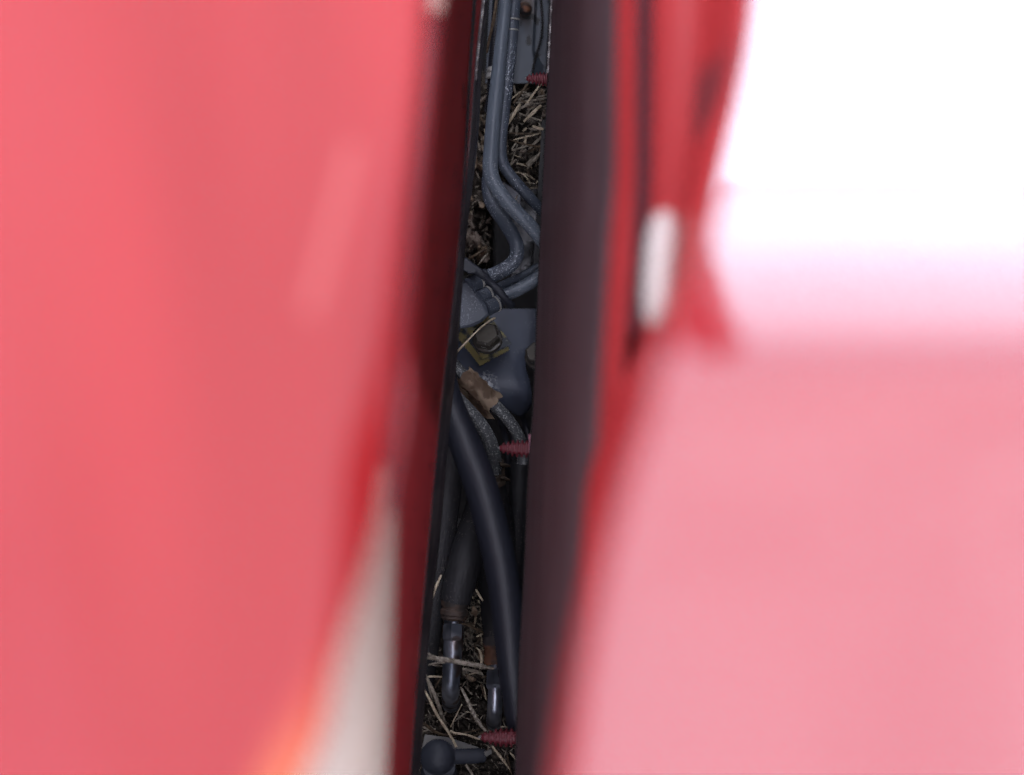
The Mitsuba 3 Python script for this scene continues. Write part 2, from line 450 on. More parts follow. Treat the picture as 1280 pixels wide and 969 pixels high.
def hood_grid():
    rows = []
    for y in Y:
        e, ch = float(hood_edge(y)), float(hood_chamfer(y))
        r = ch + 26
        d0 = float(flat(y, .575))
        xs = [e - r - 1000 * k for k in np.linspace(1, 0.02, 40)]
        ds = [d0 + .10 * max(0, k - .62) ** 2 for k in np.linspace(1, .02, 40)]
        t = np.linspace(0, r, 30)
        th = 64 * (t / r) ** 1.15
        drop = np.concatenate([[0], np.cumsum(np.diff(t) * K * .58 * np.tan(np.radians((th[1:] + th[:-1]) / 2)))])
        xs += list(e - r + t); ds += list(d0 + drop)
        xs += [e + .2, e - 1.0]; ds += [d0 + drop[-1] + .008, d0 + drop[-1] + .014]
        q = np.stack([np.array(xs) / 165., np.full(len(xs), (y + np.array(xs) * .25) / 520.), np.zeros(len(xs))], -1)
        ds = np.array(ds) + .0050 * (meshkit.noise(q + 5.2, 11) - .5) * np.clip((e - np.array(xs) - 60) / 260, 0, 1)
        rows.append(P(np.array(xs), np.full(len(xs), y), ds))
    return np.array(rows)


add('outer_skin', sheet(hood_grid(), .0012), 'hood_paint', parent=hood, smooth=50)
# rubber seal under the hood edge
seal_l = curve([(-300, 545), (0, 534), (150, 527), (300, 513), (450, 500), (600, 484), (700, 470)])
seal_r = curve([(-300, 572), (0, 556), (150, 541), (300, 525), (450, 511), (600, 497), (700, 490)])


def seal(y0, y1, d):
    ys = np.linspace(y0, y1, 40)
    pts = P((seal_l(ys) + seal_r(ys)) / 2, ys, flat(ys, d))
    return sweep(pts, px((seal_r(ys) - seal_l(ys)) / 2 + 1, d), 16)


add('rubber_seal', seal(17, 640, .74), 'black_rubber', parent=hood, label='dark rubber seal along the hood edge')
add('seal_end', seal(-60, 14, .735), 'cream', parent=hood, label='pale end piece of the hood seal')
# red inner flange going down to the lip
wl = curve([(-300, 562), (0, 545), (150, 533), (300, 520), (450, 507), (600, 492), (780, 485), (969, 476), (1300, 462)])
wr = curve([(-300, 612), (0, 591), (100, 585), (200, 580), (300, 573.5), (440, 558.5), (560, 546), (660, 537), (800, 525), (969, 513), (1300, 488)])
lip_r = curve([(-300, 634), (0, 609.5), (80, 602), (160, 598), (300, 582), (440, 571.5), (560, 559), (660, 550.5), (800, 536), (969, 524), (1300, 499)])


def strip(edges, t=.0010, ys=Y):
    """edges = [(x(y), d0)] from left to right."""
    cols = [P(f(ys) if callable(f) else np.full(len(ys), f), ys, flat(ys, d, 6.0)) for f, d in edges]
    return sheet(np.stack(cols, 1), t)


def off(f, k):
    return lambda y: f(y) + k


def between(f, g_, s):
    return lambda y: f(y) * (1 - s) + g_(y) * s


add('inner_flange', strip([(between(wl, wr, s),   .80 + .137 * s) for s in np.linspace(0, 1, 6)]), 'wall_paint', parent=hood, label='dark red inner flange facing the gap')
sw = curve([(-300, 5), (0, 4), (200, 3.0), (330, 1.2), (400, .4), (1300, .3)])
seamy = np.linspace(-300, 430, 80)
seam_c = lambda y: wr(y) + 1.0
add('flange_seam', strip([(seam_c, .9375), (lambda y: seam_c(y) + .5 * sw(y), .9355), (lambda y: seam_c(y) + sw(y), .939)], .001, seamy), 'lip_metal', parent=hood, label='grey-violet seam line between the two red flange strips')
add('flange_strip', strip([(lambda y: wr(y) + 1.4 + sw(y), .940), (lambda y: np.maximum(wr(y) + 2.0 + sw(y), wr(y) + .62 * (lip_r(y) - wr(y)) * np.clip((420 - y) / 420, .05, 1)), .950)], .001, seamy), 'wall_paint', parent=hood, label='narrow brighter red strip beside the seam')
lip_l = lambda y: np.where(np.asarray(y) < 420, wr(y) + .64 * (lip_r(y) - wr(y)) * np.clip((420 - np.asarray(y)) / 420, 0, 1) + 1.0, wr(y) + .6)
add('edge_lip', strip([(lip_l, .951), (between(lip_l, lip_r, .35), .957), (between(lip_l, lip_r, .5), .960), (between(lip_l, lip_r, .62), .961), (lip_r, .970), (lambda y: lip_r(y) + .6, .974)], .0012), 'lip_metal', parent=hood, label='dark grey worn metal lip along the bottom of the hood flange')
yy = np.linspace(-60, 100, 40)
add('bright_edge', sweep(P(lip_l(yy) + 1.2, yy, flat(yy, .949, 6)), px(.75), 6), 'pale_edge', parent=hood, label='thin bright chipped edge of the lip')

# cream panel below the hood corner
pl_l = curve([(560, 470), (700, 430), (969, 330), (1300, 200)])
pl_r = curve([(560, 499), (700, 495), (830, 490), (969, 483), (1300, 468)])
ys = np.linspace(585, 1300, 60)
cols = []
for s in np.linspace(0, 1, 14):
    dd = .70 + .055 * s ** 2.2 + .03 * max(0, s - .85) / .15
    cols.append(P(pl_l(ys) * (1 - s) + pl_r(ys) * s, ys, flat(ys, dd, 8)))
add('cream_panel', sheet(np.stack(cols, 1), .0025), 'cream', 'cream panel showing as a wedge between the hood corner and the red flange', 'panel')

# ------------------------------------------------------------------ fender (right)
fender = thing('fender', 'glossy red fender right of the gap, its upper end fading into white glare', 'fender')
rw_l = curve([(-300, 702), (0, 690), (200, 680), (350, 673), (500, 667), (600, 660), (720, 655), (850, 648), (969, 644), (1300, 632)])
rw_r = curve([(-300, 772), (0, 769), (200, 768), (300, 761), (420, 753), (560, 745), (680, 737), (790, 728), (969, 716), (1300, 690)])
W = [(rw_l, .960), (off(rw_l, 1.0), .954)] + [(between(rw_l, rw_r, s), .954 - .196 * s) for s in (.1, .22, .24, .4, .5, .52, .7, .85, 1)]
add('side_wall', strip(W), 'dark_wall', parent=fender, label='dusty maroon-black side wall of the gap')
yy = np.linspace(-60, 92, 60)
add('bright_edge', sweep(P(rw_l(yy) - .8 + .5 * np.sin(yy * .9) * np.cos(yy * .37), yy, flat(yy, .957, 6)), px(.9), 6), 'pale_edge', parent=fender, label='bright metal edge at the top of the side wall, caught light in its colour')  # pale sliver stands in for light caught by the sheet edge
# return flange behind the wall, which the screws go through
add('return_flange', strip([(off(rw_l, 2), .963), (off(rw_l, 7), .985), (off(rw_l, 8), 1.02)]), 'bay_black', parent=fender)
# red shelf beyond the wall: two strips with a sealed groove between
gr = curve([(-300, 797), (0, 796), (200, 795), (300, 792), (400, 785), (440, 782), (600, 770), (900, 735)])
sh_y = np.concatenate([np.linspace(-1100, -320, 14), np.linspace(-300, 900, 130)])
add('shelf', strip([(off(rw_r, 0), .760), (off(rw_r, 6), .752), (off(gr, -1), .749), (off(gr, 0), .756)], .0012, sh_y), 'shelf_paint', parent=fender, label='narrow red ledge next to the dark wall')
add('groove_sealer', strip([(off(gr, -1.5), .758), (off(gr, 6), .761), (off(gr, 20), .758)], .0012, np.linspace(-300, 416, 80)), 'groove_sealer', parent=fender, label='dark sealed groove in the red ledge')
rim = curve([(-300, 955), (-100, 948), (0, 940), (60, 933), (120, 922), (180, 908), (250, 894), (300, 884), (370, 868), (430, 840), (520, 800), (620, 772), (900, 760)])
sh2 = []
prof = [(-.99, .755), (-.96, .742), (-.9, .738), (-.7, .736), (-.6, .735), (-.52, .734), (-.45, .732), (-.38, .728), (-.31, .722), (-.25, .714), (-.2, .702), (-.15, .682), (-.1, .652), (-.05, .618), (-.02, .600), (0, .592), (.02, .590), (.045, .600), (.06, .625), (.062, .80)]
for y in sh_y:
    a, b = float(gr(y)) + 16, float(rim(y))
    span = max(b - a, 40)
    f_ = smooth01((y - 360) / 120)
    xs = np.array([b + s * span for s, _ in prof])
    xs[-1] = 640 + (xs[-2] - 640) * .625 / .80
    ds = np.array([d for _, d in prof]); ds = np.where(ds < .725, ds + (.725 - ds) * .75 * f_, ds)
    ds = ds
    sh2.append(P(xs, np.full(len(xs), y), flat(y, 1, 6) * ds))
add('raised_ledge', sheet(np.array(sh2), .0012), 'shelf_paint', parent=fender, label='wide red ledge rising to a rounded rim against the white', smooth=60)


# cream plug in the ledge
def plug():
    pts = []
    for a in np.linspace(0, 2 * np.pi, 40, endpoint=False):
        for k, dd in ((1.0, .740), (1.0, .726), (.86, .718), (.5, .714)):
            ca, sa = np.cos(a), np.sin(a)
            ex = 21 * k * np.sign(ca) * abs(ca) ** .75
            ey = (72 if k > .6 else 60) * (k if k < .9 else k) * np.sign(sa) * abs(sa) ** .75
            pts.append((825 + ex - ey * .08, 336 + ey, flat(336 + ey, dd, 6)))
    return hull(PL(pts))


add('oval_plug', plug(), 'pale_rubber', parent=fender, label='upright oval cream plug in the red ledge')

# outer skin: domed panel with rolled edges
fe = curve([(200, 912), (226, 902), (292, 874), (330, 862), (380, 847), (430, 828), (450, 820), (480, 811), (520, 799), (600, 772), (700, 745), (800, 722), (900, 704), (969, 692), (1300, 640)])


def fender_grid():
    top = 226.0
    y = np.concatenate([np.linspace(top, top + 10, 8), np.linspace(top + 14, 560, 60), np.linspace(575, 1300, 50), np.linspace(1330, 2100, 10)])
    th = np.interp(y, [top, top + 40, 290, 315, 350, 395, 440, 480, 530, 600, 760], [87.6, 86.8, 85.6, 83.2, 80, 77, 69, 46, 24, 10, 2])
    th = np.convolve(np.pad(th, 2, mode='edge'), np.ones(5) / 5, 'valid')
    dy = np.gradient(y) * K * .45
    drop = np.cumsum((np.tan(np.radians(np.minimum(th, 86))) * dy)[::-1])[::-1]
    drop -= drop[-1]
    rows = []
    y = np.concatenate([[top, top, top], y]); drop = np.concatenate([drop[0] + np.array([.12, .05, .012]), drop])
    for yy_, dT in zip(y, drop):
        e = float(fe(yy_))
        RL = 4 + 66 * smooth01((yy_ - 400) / 130)
        a = np.linspace(0, np.pi / 2, 20)
        d0 = .500 + .050 * np.clip((yy_ - 420) / 549, 0, 1.4)
        xs = [e - .2, e, *(e + RL - RL * np.cos(a)), *np.linspace(e + RL + 12, e + RL + 760, 46)]
        ds = [.095, .030] + [px(RL, .5) * (1 - math.sin(q)) for q in a] + [0.0] * 46
        x_ = np.array(xs); d_ = np.array(ds) + d0 + dT
        d_ = d_ + .05 * np.clip((x_ - 1000) / 700, 0, 1) ** 2
        d_ = d_ + .0030 * (meshkit.noise(np.stack([x_ / 300., np.full(len(x_), yy_ / 420.), 0 * x_], -1), 19) - .5) * np.clip((x_ - e) / 150, 0, 1)
        rows.append(P(x_, np.full(len(x_), yy_), d_))
    return np.array(rows)


add('outer_skin', sheet(fender_grid(), .0012), 'fender_paint', parent=fender, smooth=60)


def screw(tip, base, r, label):
    k = key_for('screw', fender)
    labels[k] = {'label': label}
    p0, p1 = PL([tip])[0], PL([base])[0]
    n = 9
    pf = [(.05, r * .26), (.10, r * .42)]
    for i in range(n):
        q = .10 + .90 * i / n
        e = min(1, .60 + .40 * i / 2.5)
        pf += [(q + .018, r * e), (q + .045, r * e), (q + .060, r * e * .68), (q + .092, r * e * .68)]
    scene[k + '__thread'] = mikit.ply(lathe(p0, p1, pf), 'screw_red', smooth=20)
    scene[k + '__tip'] = mikit.ply(lathe(p0, p1, [(0, .6), (.02, 1.2), (.055, r * .27)]), 'screw_tip_metal', smooth=30)
    return k


s1 = screw((656, 98, .992), (700, 100, .990), 8.6, 'topmost red ribbed screw, smallest, above the straw heap')
s2 = screw((622, 560, .976), (680, 562, .974), 10.6, 'middle red ribbed screw beside the rubber sleeves')
s3 = screw((598, 921.5, .968), (664, 923, .966), 11.2, 'lowest red ribbed screw above the round black cap')


def flange_tab(x, y0, y1, d, name):
    q = np.array([(x, y0), (x + 1.8, y0), (x + 1.8, y1), (x, y1)], float)
    pts = np.vstack([P(q[:, 0] - .000 * q[:, 1], q[:, 1], np.full(4, d)), P(q[:, 0], q[:, 1], np.full(4, d + .02))])
    add(name, hull(pts), 'pink_edge', parent=fender, label='thin pink edge of the red flange behind the screw', smooth=False)


flange_tab(661.0, 543, 592, .962, 'flange_edge')
flange_tab(646.0, 888, 1000, .958, 'flange_edge')

# ------------------------------------------------------------------ engine bay: grey panel at the top
g = thing('inner_panel', 'blue-grey sheet metal panel at the top of the gap behind the pipes', 'panel')
pp = np.array([[(x, y, 1.038 + .004 * (x > 668) + (.004 if x > 690 else 0)) for x in np.array([612, 630, 650, 668, 672, 684, 691, 700]) - max(0, y) * .05] for y in np.linspace(-120, 104, 12)])
add('sheet', sheet(P(pp[..., 0], pp[..., 1], pp[..., 2]), .0012), 'panel_grey', parent=g)
add('rounded_bolt', lathe(P(656, 11, 1.040), P(657, 13, 1.020), [(0, 9), (.5, 9), (.75, 8), (.93, 5.5), (1, 2)]), 'rusty_steel', parent=g, label='rusty domed bolt on the panel')
add('folded_edge', tube([(679, -80, 1.036), (678, 20, 1.036), (676, 50, 1.036), (669, 74, 1.036), (666, 96, 1.036)], 1.6, 40, 8), 'bay_black', parent=g, label='dark fold line down the panel')
add('side_flange', sheet(P(*[np.array(a) for a in zip(*[[(x, y, d) for x, d in ((684, 1.062), (690, 1.045), (700, 1.03))] for y in np.linspace(-120, 104, 8)])][0].T.reshape(3, -1)).reshape(1, -1, 3) if False else P(*np.moveaxis(np.array([[(x - max(0, y) * .05, y, d) for x, d in ((686, 1.036), (692, 1.02), (700, 1.0))] for y in np.linspace(-120, 100, 8)]), -1, 0)), .0012), 'panel_side', parent=g)

# inner side rail at right, between straw heap and wall
rail = P(*np.moveaxis(np.array([[(x - (y - 160) * .06, y, d) for x, d in ((676, 1.05), (677, 1.015), (686, 1.013), (700, 1.015))] for y in np.linspace(150, 330, 10)]), -1, 0))
add('side_rail', sheet(rail, .0015), 'panel_side', 'narrow grey metal rail beside the straw heap against the dark wall', 'rail')

# silver foil shield between the bent pipes
fo = P(*np.moveaxis(np.array([[(x, y, 1.035 + .004 * math.sin(y * .21 + x * .13)) for x in np.linspace(640, 690, 12)] for y in np.linspace(236, 352, 24)]), -1, 0))
g = thing('heat_shield', 'crumpled silver heat shield seen between the bent pipes', 'heat shield')
add('foil', sheet(fo, .0006), 'foil', parent=g)
add('flat_tab', slab([(628, 226), (651, 243), (651, 262), (637, 254), (628, 240)], 1.008, .004, .8), 'violet_plastic', parent=g, label='violet-grey flap at the top of the shield')
add('creased_tab', slab([(667, 262), (690, 270), (690, 300), (668, 285)], 1.012, .003, .6), 'foil_flat', parent=g)
add('slot', slab([(663.5, 305), (666, 305), (665.5, 336), (663.5, 336)], 1.014, .003, .4), 'bay_black', parent=g)

# ------------------------------------------------------------------ pipes
add('metal_pipe', tube([(635, -80, 1.006), (632, 0, 1.004), (626, 60, 1.002), (621, 110, 1.0), (616, 160, .998), (613.5, 194, .997), (613.5, 216, .996), (618.5, 231, .995), (629, 247, .994), (647, 266.5, .994), (666, 286, .996), (678, 301, .999), (686, 318, 1.004), (682, 335, 1.006), (665, 352, 1.005), (645, 363, 1.004), (629, 371, 1.003), (614, 381, 1.002)],
     [8.2, 8, 8, 8, 8.2, 8.5, 9.2, 9.4, 9.6, 9.8, 9.8, 9.6, 9, 8.8, 8.6, 8.4, 8.4, 8.4], 220), 'smooth_pipe_metal', 'pale blue-grey pipe, left of the two upright pipes, bending right and back', 'pipe', group='thin metal pipes at the top of the gap')
add('metal_pipe', tube([(648, -80, 1.012), (643, 0, 1.010), (638, 60, 1.007), (633, 110, 1.004), (628.5, 150, 1.003), (626, 180, 1.002), (627.5, 200, 1.002), (634, 214, 1.002), (646, 229, 1.002), (662, 247, 1.004), (678, 264, 1.008), (694, 290, 1.014), (694, 312, 1.018), (680, 329, 1.016), (660, 342, 1.013), (640, 352, 1.010), (622, 360, 1.007), (604, 370, 1.004)],
     [8.4, 8.4, 8.4, 8.3, 8.3, 8.2, 8.2, 8.0, 7.6, 7.4, 7.2, 7, 6.6, 6.4, 6.2, 6, 6, 6], 220), 'pipe_metal', 'speckled dark blue-grey pipe, right of the two upright pipes', 'pipe', group='thin metal pipes at the top of the gap')
add('metal_pipe', tube([(632, -80, 1.04), (628, 60, 1.036), (622, 140, 1.032), (614, 205, 1.026), (611, 235, 1.020), (616, 256, 1.014), (629, 275, 1.008), (640, 293, 1.004), (646, 309, 1.001), (644.5, 323, 1.0), (634, 334.5, 1.0), (618, 343, 1.0), (604, 349, 1.001), (590, 356, 1.002)],
     [7, 7, 7.5, 8, 8.4, 8.8, 9, 9.2, 9.2, 9.2, 9.2, 9.2, 9.2, 9.2], 200), 'pipe_metal', 'bent grey pipe curving under the other two into the manifold', 'pipe', group='thin metal pipes at the top of the gap')
for key, pts in (('metal_pipe_001', ((640.8, 24.0), (639.8, 37.5))),):
    for (x, y) in pts:
        add('collar_mark', lathe(P(x, y - 1, 1.008), P(x - .1, y + 1, 1.008), [(0, 8.6), (.5, 8.9), (1, 8.6)]), 'worn_rim', parent=key)

# ribbed conduit at the top left
pth = spline([(625, -60, 1.03), (622.5, 0, 1.028), (620, 40, 1.026), (617, 85, 1.024), (615.5, 112, 1.022), (612, 140, 1.025)], 420)
sarc = np.concatenate([[0], np.cumsum(np.linalg.norm(np.diff(pth, axis=0), axis=1))])
cond = thing('ribbed_conduit', 'black ribbed conduit left of the upright pipes at the top', 'conduit')
add('tubing', sweep(pth, px(6.6 + .8 * np.sign(np.sin(sarc / px(3.6) * 2 * np.pi))), 14), 'black_plastic', parent=cond, smooth=20)
add('clip', [lathe(P(617.5, 86, 1.022), P(615.5, 99, 1.021), [(0, 8.4), (.1, 9), (.42, 9), (.5, 7.2), (.6, 8.6), (.9, 8.6), (1, 8)])], 'pale_metal', parent=cond, label='pale metal clip round the ribbed conduit')

# pipe clamp and manifold
cl = thing('pipe_clamp', 'black plastic clamp strip holding the three pipes side by side', 'clamp')
add('end_block', hull(PL([(x, y, d) for d, k in ((.984, 0), (.990, 1.6), (1.012, 1.6)) for x, y in ((574 - k, 324 - k), (584, 324 - k), (595 + k, 334), (594 + k, 341 + k), (586, 341 + k), (573 - k, 333))])), 'clamp_plastic', parent=cl, smooth=False)
for nm, pts, r in (('strap', [(586, 331, .988), (598, 340, .986), (608, 348, .987), (617, 357, .989), (627, 368, .990), (638, 381, .998)], [4.4, 5.2, 3.4, 4.8, 3.4, 5.0]),):
    add(nm, tube(pts, r, 60, 12, squash=1.25), 'clamp_plastic', parent=cl)
for (a, b, r) in (((612, 345.5, 1.0), (599, 351.5, 1.0), 11.6), ((623, 359, 1.007), (610, 366.5, 1.006), 8.6), ((632, 370, 1.003), (619, 378, 1.003), 10.8)):
    add('saddle', lathe(PL([a])[0], PL([b])[0], [(0, r - 1.4), (.08, r), (.3, r), (.36, r - 1.5), (.62, r - 1.5), (.68, r), (.92, r), (1, r - 1.4)]), 'clamp_plastic', parent=cl)
mf = thing('manifold', 'blue-grey metal manifold with three round ports under the pipe clamp', 'manifold')
add('body', slab([(548, 353), (584, 351), (598, 366.5), (608, 382), (611, 394), (602, 403), (588, 409), (548, 414)], .984, .045, 3.2), 'block_metal', parent=mf, smooth=40)
for (x, y, r) in ((590.5, 355.0, 10.6), (602.5, 370.3, 9.2), (611.5, 383.5, 10.2)):
    a, b = P(x - 4, y + 2.2, .996), P(x + 10, y - 4.6, .999)
    pk = add('port', lathe(a, b, [(0, r * .98), (.8, r), (1, r), (1.04, r * .8)]), 'block_metal', parent=mf)
    scene[pk + '__rim'] = mikit.ply(lathe(a, b, [(.78, r * .98), (.80, r * 1.05), (.93, r * 1.05), (.95, r * .98)]), 'worn_rim', smooth=30)

# ------------------------------------------------------------------ bracket with bolts
br = thing('bracket_plate', 'dark blue-grey metal bracket plate under the bolt with a square washer', 'bracket')
ylist = np.linspace(386, 520, 40)
bl = curve([(386, 556), (450, 556), (470, 574), (485, 594), (500, 614), (512, 634), (520, 646)])
brr = curve([(386, 700), (425, 696), (440, 666), (455, 657), (480, 663), (500, 665.5), (510, 663), (520, 654)])
rows = []
for y in ylist:
    s = np.linspace(0, 1, 30)
    x = bl(y) * (1 - s) + brr(y) * s
    d = flat(y, 1.020, 26) + .02 * np.clip((y - 470) / 50, 0, 1) ** 2.2 + .004 * np.clip(np.abs(s - .5) * 2, 0, 1) ** 5
    rows.append(P(x, np.full(30, y), d))
add('plate', sheet(np.array(rows), .003), 'plate_metal', parent=br, smooth=50)


def hex_bolt(parent, x, y, d, r, tilt, label=None):
    ax = -F * math.cos(math.radians(tilt)) + U * math.sin(math.radians(tilt)) - R * .12
    ax /= np.linalg.norm(ax)
    c = P(x, y, d)
    bk = add('hex_bolt', lathe(c - ax * px(4), c + ax * px(4), [(0, r * 1.10), (.55, r * 1.13), (.8, r * 1.10), (1, r * .9)], 40), 'bolt_steel', parent=parent, label=label)
    a = np.cross(ax, R); a /= np.linalg.norm(a); b = np.cross(ax, a)
    pts = []
    for k in range(6):
        for h, q in ((3, 1.04), (14.5, 1.04), (17.0, .90)):
            t = k * math.pi / 3 + .25
            pts.append(c + ax * px(h) + (a * math.cos(t) + b * math.sin(t)) * px(r * q))
    scene[bk + '__hex_head'] = mikit.ply(hull(pts), 'bolt_steel', smooth=False)
    face = [c + ax * px(h) + (a * math.cos(k * math.pi / 3 + .25) + b * math.sin(k * math.pi / 3 + .25)) * px(r * q) for k in range(6) for h, q in ((16.0, .86), (17.6, .84))]
    scene[bk + '__top_face'] = mikit.ply(hull(face), 'lit_top', smooth=False)
    return bk


def square_washer(pts, d, th):
    return slab(pts, d, th, .8, 26)


add('square_washer', square_washer([(569.5, 419), (600, 457.5), (637.5, 437), (607, 399)], 1.0145, .0026), 'yellow_washer', parent=br, label='lower square washer with worn yellow edge', smooth=False)
add('square_washer', square_washer([(574.5, 412), (603, 449.5), (640, 430), (611, 394)], 1.0085, .0030), 'yellow_washer', parent=br, label='square washer with chipped yellow paint under the bolt', smooth=False)
hex_bolt(br, 609.5, 424.5, 1.006, 16.8, 26, 'dark hex bolt through the square washer')
hex_bolt(br, 672.5, 446, 1.020, 15.0, 20, 'second dark hex bolt half hidden by the side wall')

# ------------------------------------------------------------------ lower pipes and hoses
sp = thing('speckled_pipe', 'grey white-speckled pipe passing under the brown leaf scrap into a rubber sleeve', 'pipe')
add('pipe', tube([(545, 430, 1.0), (562, 449, 1.0), (577, 467, .999), (598, 487, .998), (618, 506, .997), (634, 523, .998), (645, 539, 1.0), (651, 553, 1.003), (653, 580, 1.007)], 7.6, 90), 'speckled_grey_metal', parent=sp)
add('rubber_sleeve', tube([(651, 574, 1.010), (650, 590, 1.012), (648, 640, 1.016), (645, 700, 1.02), (641, 780, 1.03)], [12, 13, 13.5, 14, 14], 50), 'dusty_rubber', parent=sp, label='dusty black rubber sleeve behind the thick hose')
sp = thing('speckled_pipe', 'grey white-speckled pipe beside the thick hose, ending in a brown banded sleeve', 'pipe')
add('pipe', tube([(540, 470, .992), (556, 483, .990), (571, 498, .989), (586, 514, .989), (601, 532, .990), (611, 550, .992), (616.5, 568, .996), (618, 592, 1.0)], [8.6, 8.8, 8.8, 9, 9.2, 9.4, 9.6, 9.6], 90), 'speckled_grey_metal', parent=sp)
for i, (y, r) in enumerate(((576, 10.8), (584, 11.5), (592, 11.3), (599, 10.8))):
    bk = add('band', lathe(P(618.5 + i * .8, y, 1.001), P(619.3 + i * .8, y + 6.6, 1.002), [(0, r - .8), (.12, r), (.88, r), (1, r - .8)]), 'band_brown', parent=sp, smooth=25)
    if i in (0, 2):
        scene[bk + '__ear'] = mikit.ply(hull(PL([(624, y + 1, .992), (638, y + 5 + i, 1.0), (626, y + 6, .992), (624, y + 1, 1.0), (638.5, y + 8 + i, 1.004), (626, y + 9, 1.0)])), 'band_brown', smooth=False)
add('rubber_sleeve', tube([(621, 603, 1.003), (624, 620, 1.006), (632, 660, 1.014), (640, 720, 1.02), (646, 800, 1.02)], [10.5, 12.5, 13, 13, 13], 50), 'dusty_rubber', parent=sp)

add('thick_hose', tube([(552, 455, .985), (556, 486, .983), (566, 518, .981), (579, 549, .979), (590, 577, .978), (600, 605, .976), (612, 648, .973), (622, 690, .970), (629.5, 730, .968), (634.5, 770, .967), (639, 815, .967), (644, 860, .970), (652, 920, .978)],
     [17, 18, 19, 20, 20.3, 20.3, 20, 19.6, 19.2, 18.6, 18, 17, 16], 140, 32), 'hose_rubber', 'thick smooth black rubber hose sweeping down the middle of the gap', 'hose')
add('dusty_hose', tube([(566, 560, 1.010), (561, 600, 1.008), (555, 640, 1.005), (548, 690, 1.003), (541, 740, 1.003), (533, 800, 1.01), (525, 870, 1.02)], [17, 18, 19, 19, 18, 17, 16], 80, 28), 'dusty_rubber', 'dusty black hose running down beside the hood lip', 'hose')

hf = thing('fitted_hose', 'black hose with rusty ferrule and a metal elbow under the pale twig, left of two', 'hose', 'hoses with metal elbow fittings')
add('rubber', tube([(604, 612, 1.02), (599, 640, 1.012), (588, 680, 1.002), (578, 715, .996), (571, 742, .994), (569, 752, .994)], [18, 19, 21, 22, 21, 19], 60, 28), 'dusty_rubber', parent=hf)
fk = add('ferrule', lathe(P(569.5, 745, .994), P(567, 775, .994), [(0, 17.0), (.1, 17.6), (.38, 17.2), (.46, 15.4), (.52, 15.2), (.6, 17.2), (.78, 17.4), (.83, 15.8), (.87, 15.8), (.92, 16.4), (1, 13.5)], 32), 'brown_steel', parent=hf, label='rust-brown crimped ferrule on the hose')
el = add('elbow', tube([(567.5, 768, .995), (567, 790, .993), (566, 815, .990), (564.5, 838, .988), (563.5, 858, .990), (563.5, 874, 1.000), (564, 880, 1.022), (564, 880, 1.05)], [12, 12, 11.2, 11.0, 11.6, 11.6, 11.2, 11], 80, 26), 'fitting_metal', parent=hf, label='dull grey metal elbow of the left hose')
scene[key_for('nut', el)] = mikit.ply(lathe(P(567.2, 780, .992), P(566.6, 801, .991), [(0, 12.2), (.12, 13.8), (.86, 13.8), (1, 12.2)], 6), 'fitting_metal', smooth=False)
hf = thing('fitted_hose', 'black hose with orange-rusty ferrule and bright elbow, nearer the dark wall, right of two', 'hose', 'hoses with metal elbow fittings')
add('rubber', tube([(604, 690, 1.03), (610, 730, 1.022), (614, 765, 1.012), (616.5, 795, 1.004), (617, 803, 1.003)], [12, 12.5, 13, 13, 12], 50, 24), 'dusty_rubber', parent=hf)
add('ferrule', lathe(P(616.5, 797, 1.003), P(619, 832, 1.0), [(0, 12.6), (.08, 13), (.30, 12.6), (.36, 11.6), (.44, 12.6), (.70, 12.8), (.76, 13.4), (.9, 13.4), (1, 11)], 30), 'rusty_steel', parent=hf, label='orange-brown rusty ferrule on the hose')
el = add('elbow', tube([(619, 826, 1.0), (619.5, 845, .997), (619, 865, .994), (618.5, 885, .994), (617.5, 898, 1.0), (617.5, 904, 1.012), (617.5, 906, 1.03)], [8.2, 8.6, 9.6, 9.8, 9.8, 9.5, 9.5], 70, 26), 'bright_fitting', parent=hf, label='bright metal elbow of the right hose')
scene[key_for('nut', el)] = mikit.ply(lathe(P(619.4, 838, .997), P(619.2, 862, .994), [(0, 10.2), (.12, 11.6), (.7, 11.6), (.84, 12.4), (1, 10.4)], 6), 'bright_fitting', smooth=False)

# flat grey bracket between the hoses
bk = thing('strap_bracket', 'thin grey metal strap showing between the crossing black hoses', 'bracket')
add('tab', slab([(572, 648), (592, 649), (590, 660), (570, 660)], 1.05, .003, .6), 'panel_side', parent=bk)
add('strap', slab([(583, 660), (588.5, 661), (563, 708), (560.5, 706)], 1.052, .003, .6), 'panel_side', parent=bk)

# black cables behind the middle screw
for i, (x0, x1, y0, lab) in enumerate(((627, 636, 528, 'thin black cable behind the middle screw, leftmost of three'), (636, 645, 524, 'thin black cable behind the middle screw, second of three'), (650, 661, 510, 'thin black cable beside the dark wall above the middle screw'))):
    cb = thing('cable', lab, 'cable', 'black cables behind the middle screw')
    add('sheath', tube([(x0 - 8, y0 - 22, 1.055), (x0, y0, 1.045), (x1 - 3, y0 + 26, 1.035), (x1, y0 + 70, 1.04)], 3.6, 40, 12), 'black_plastic', parent=cb)
    add('ferrule', lathe(P(x0 - 1, y0 - 3, 1.045), P(x0 + 2, y0 + 5, 1.043), [(0, 4.4), (.2, 5), (.8, 5), (1, 4.4)], 14), 'clamp_plastic', parent=cb)

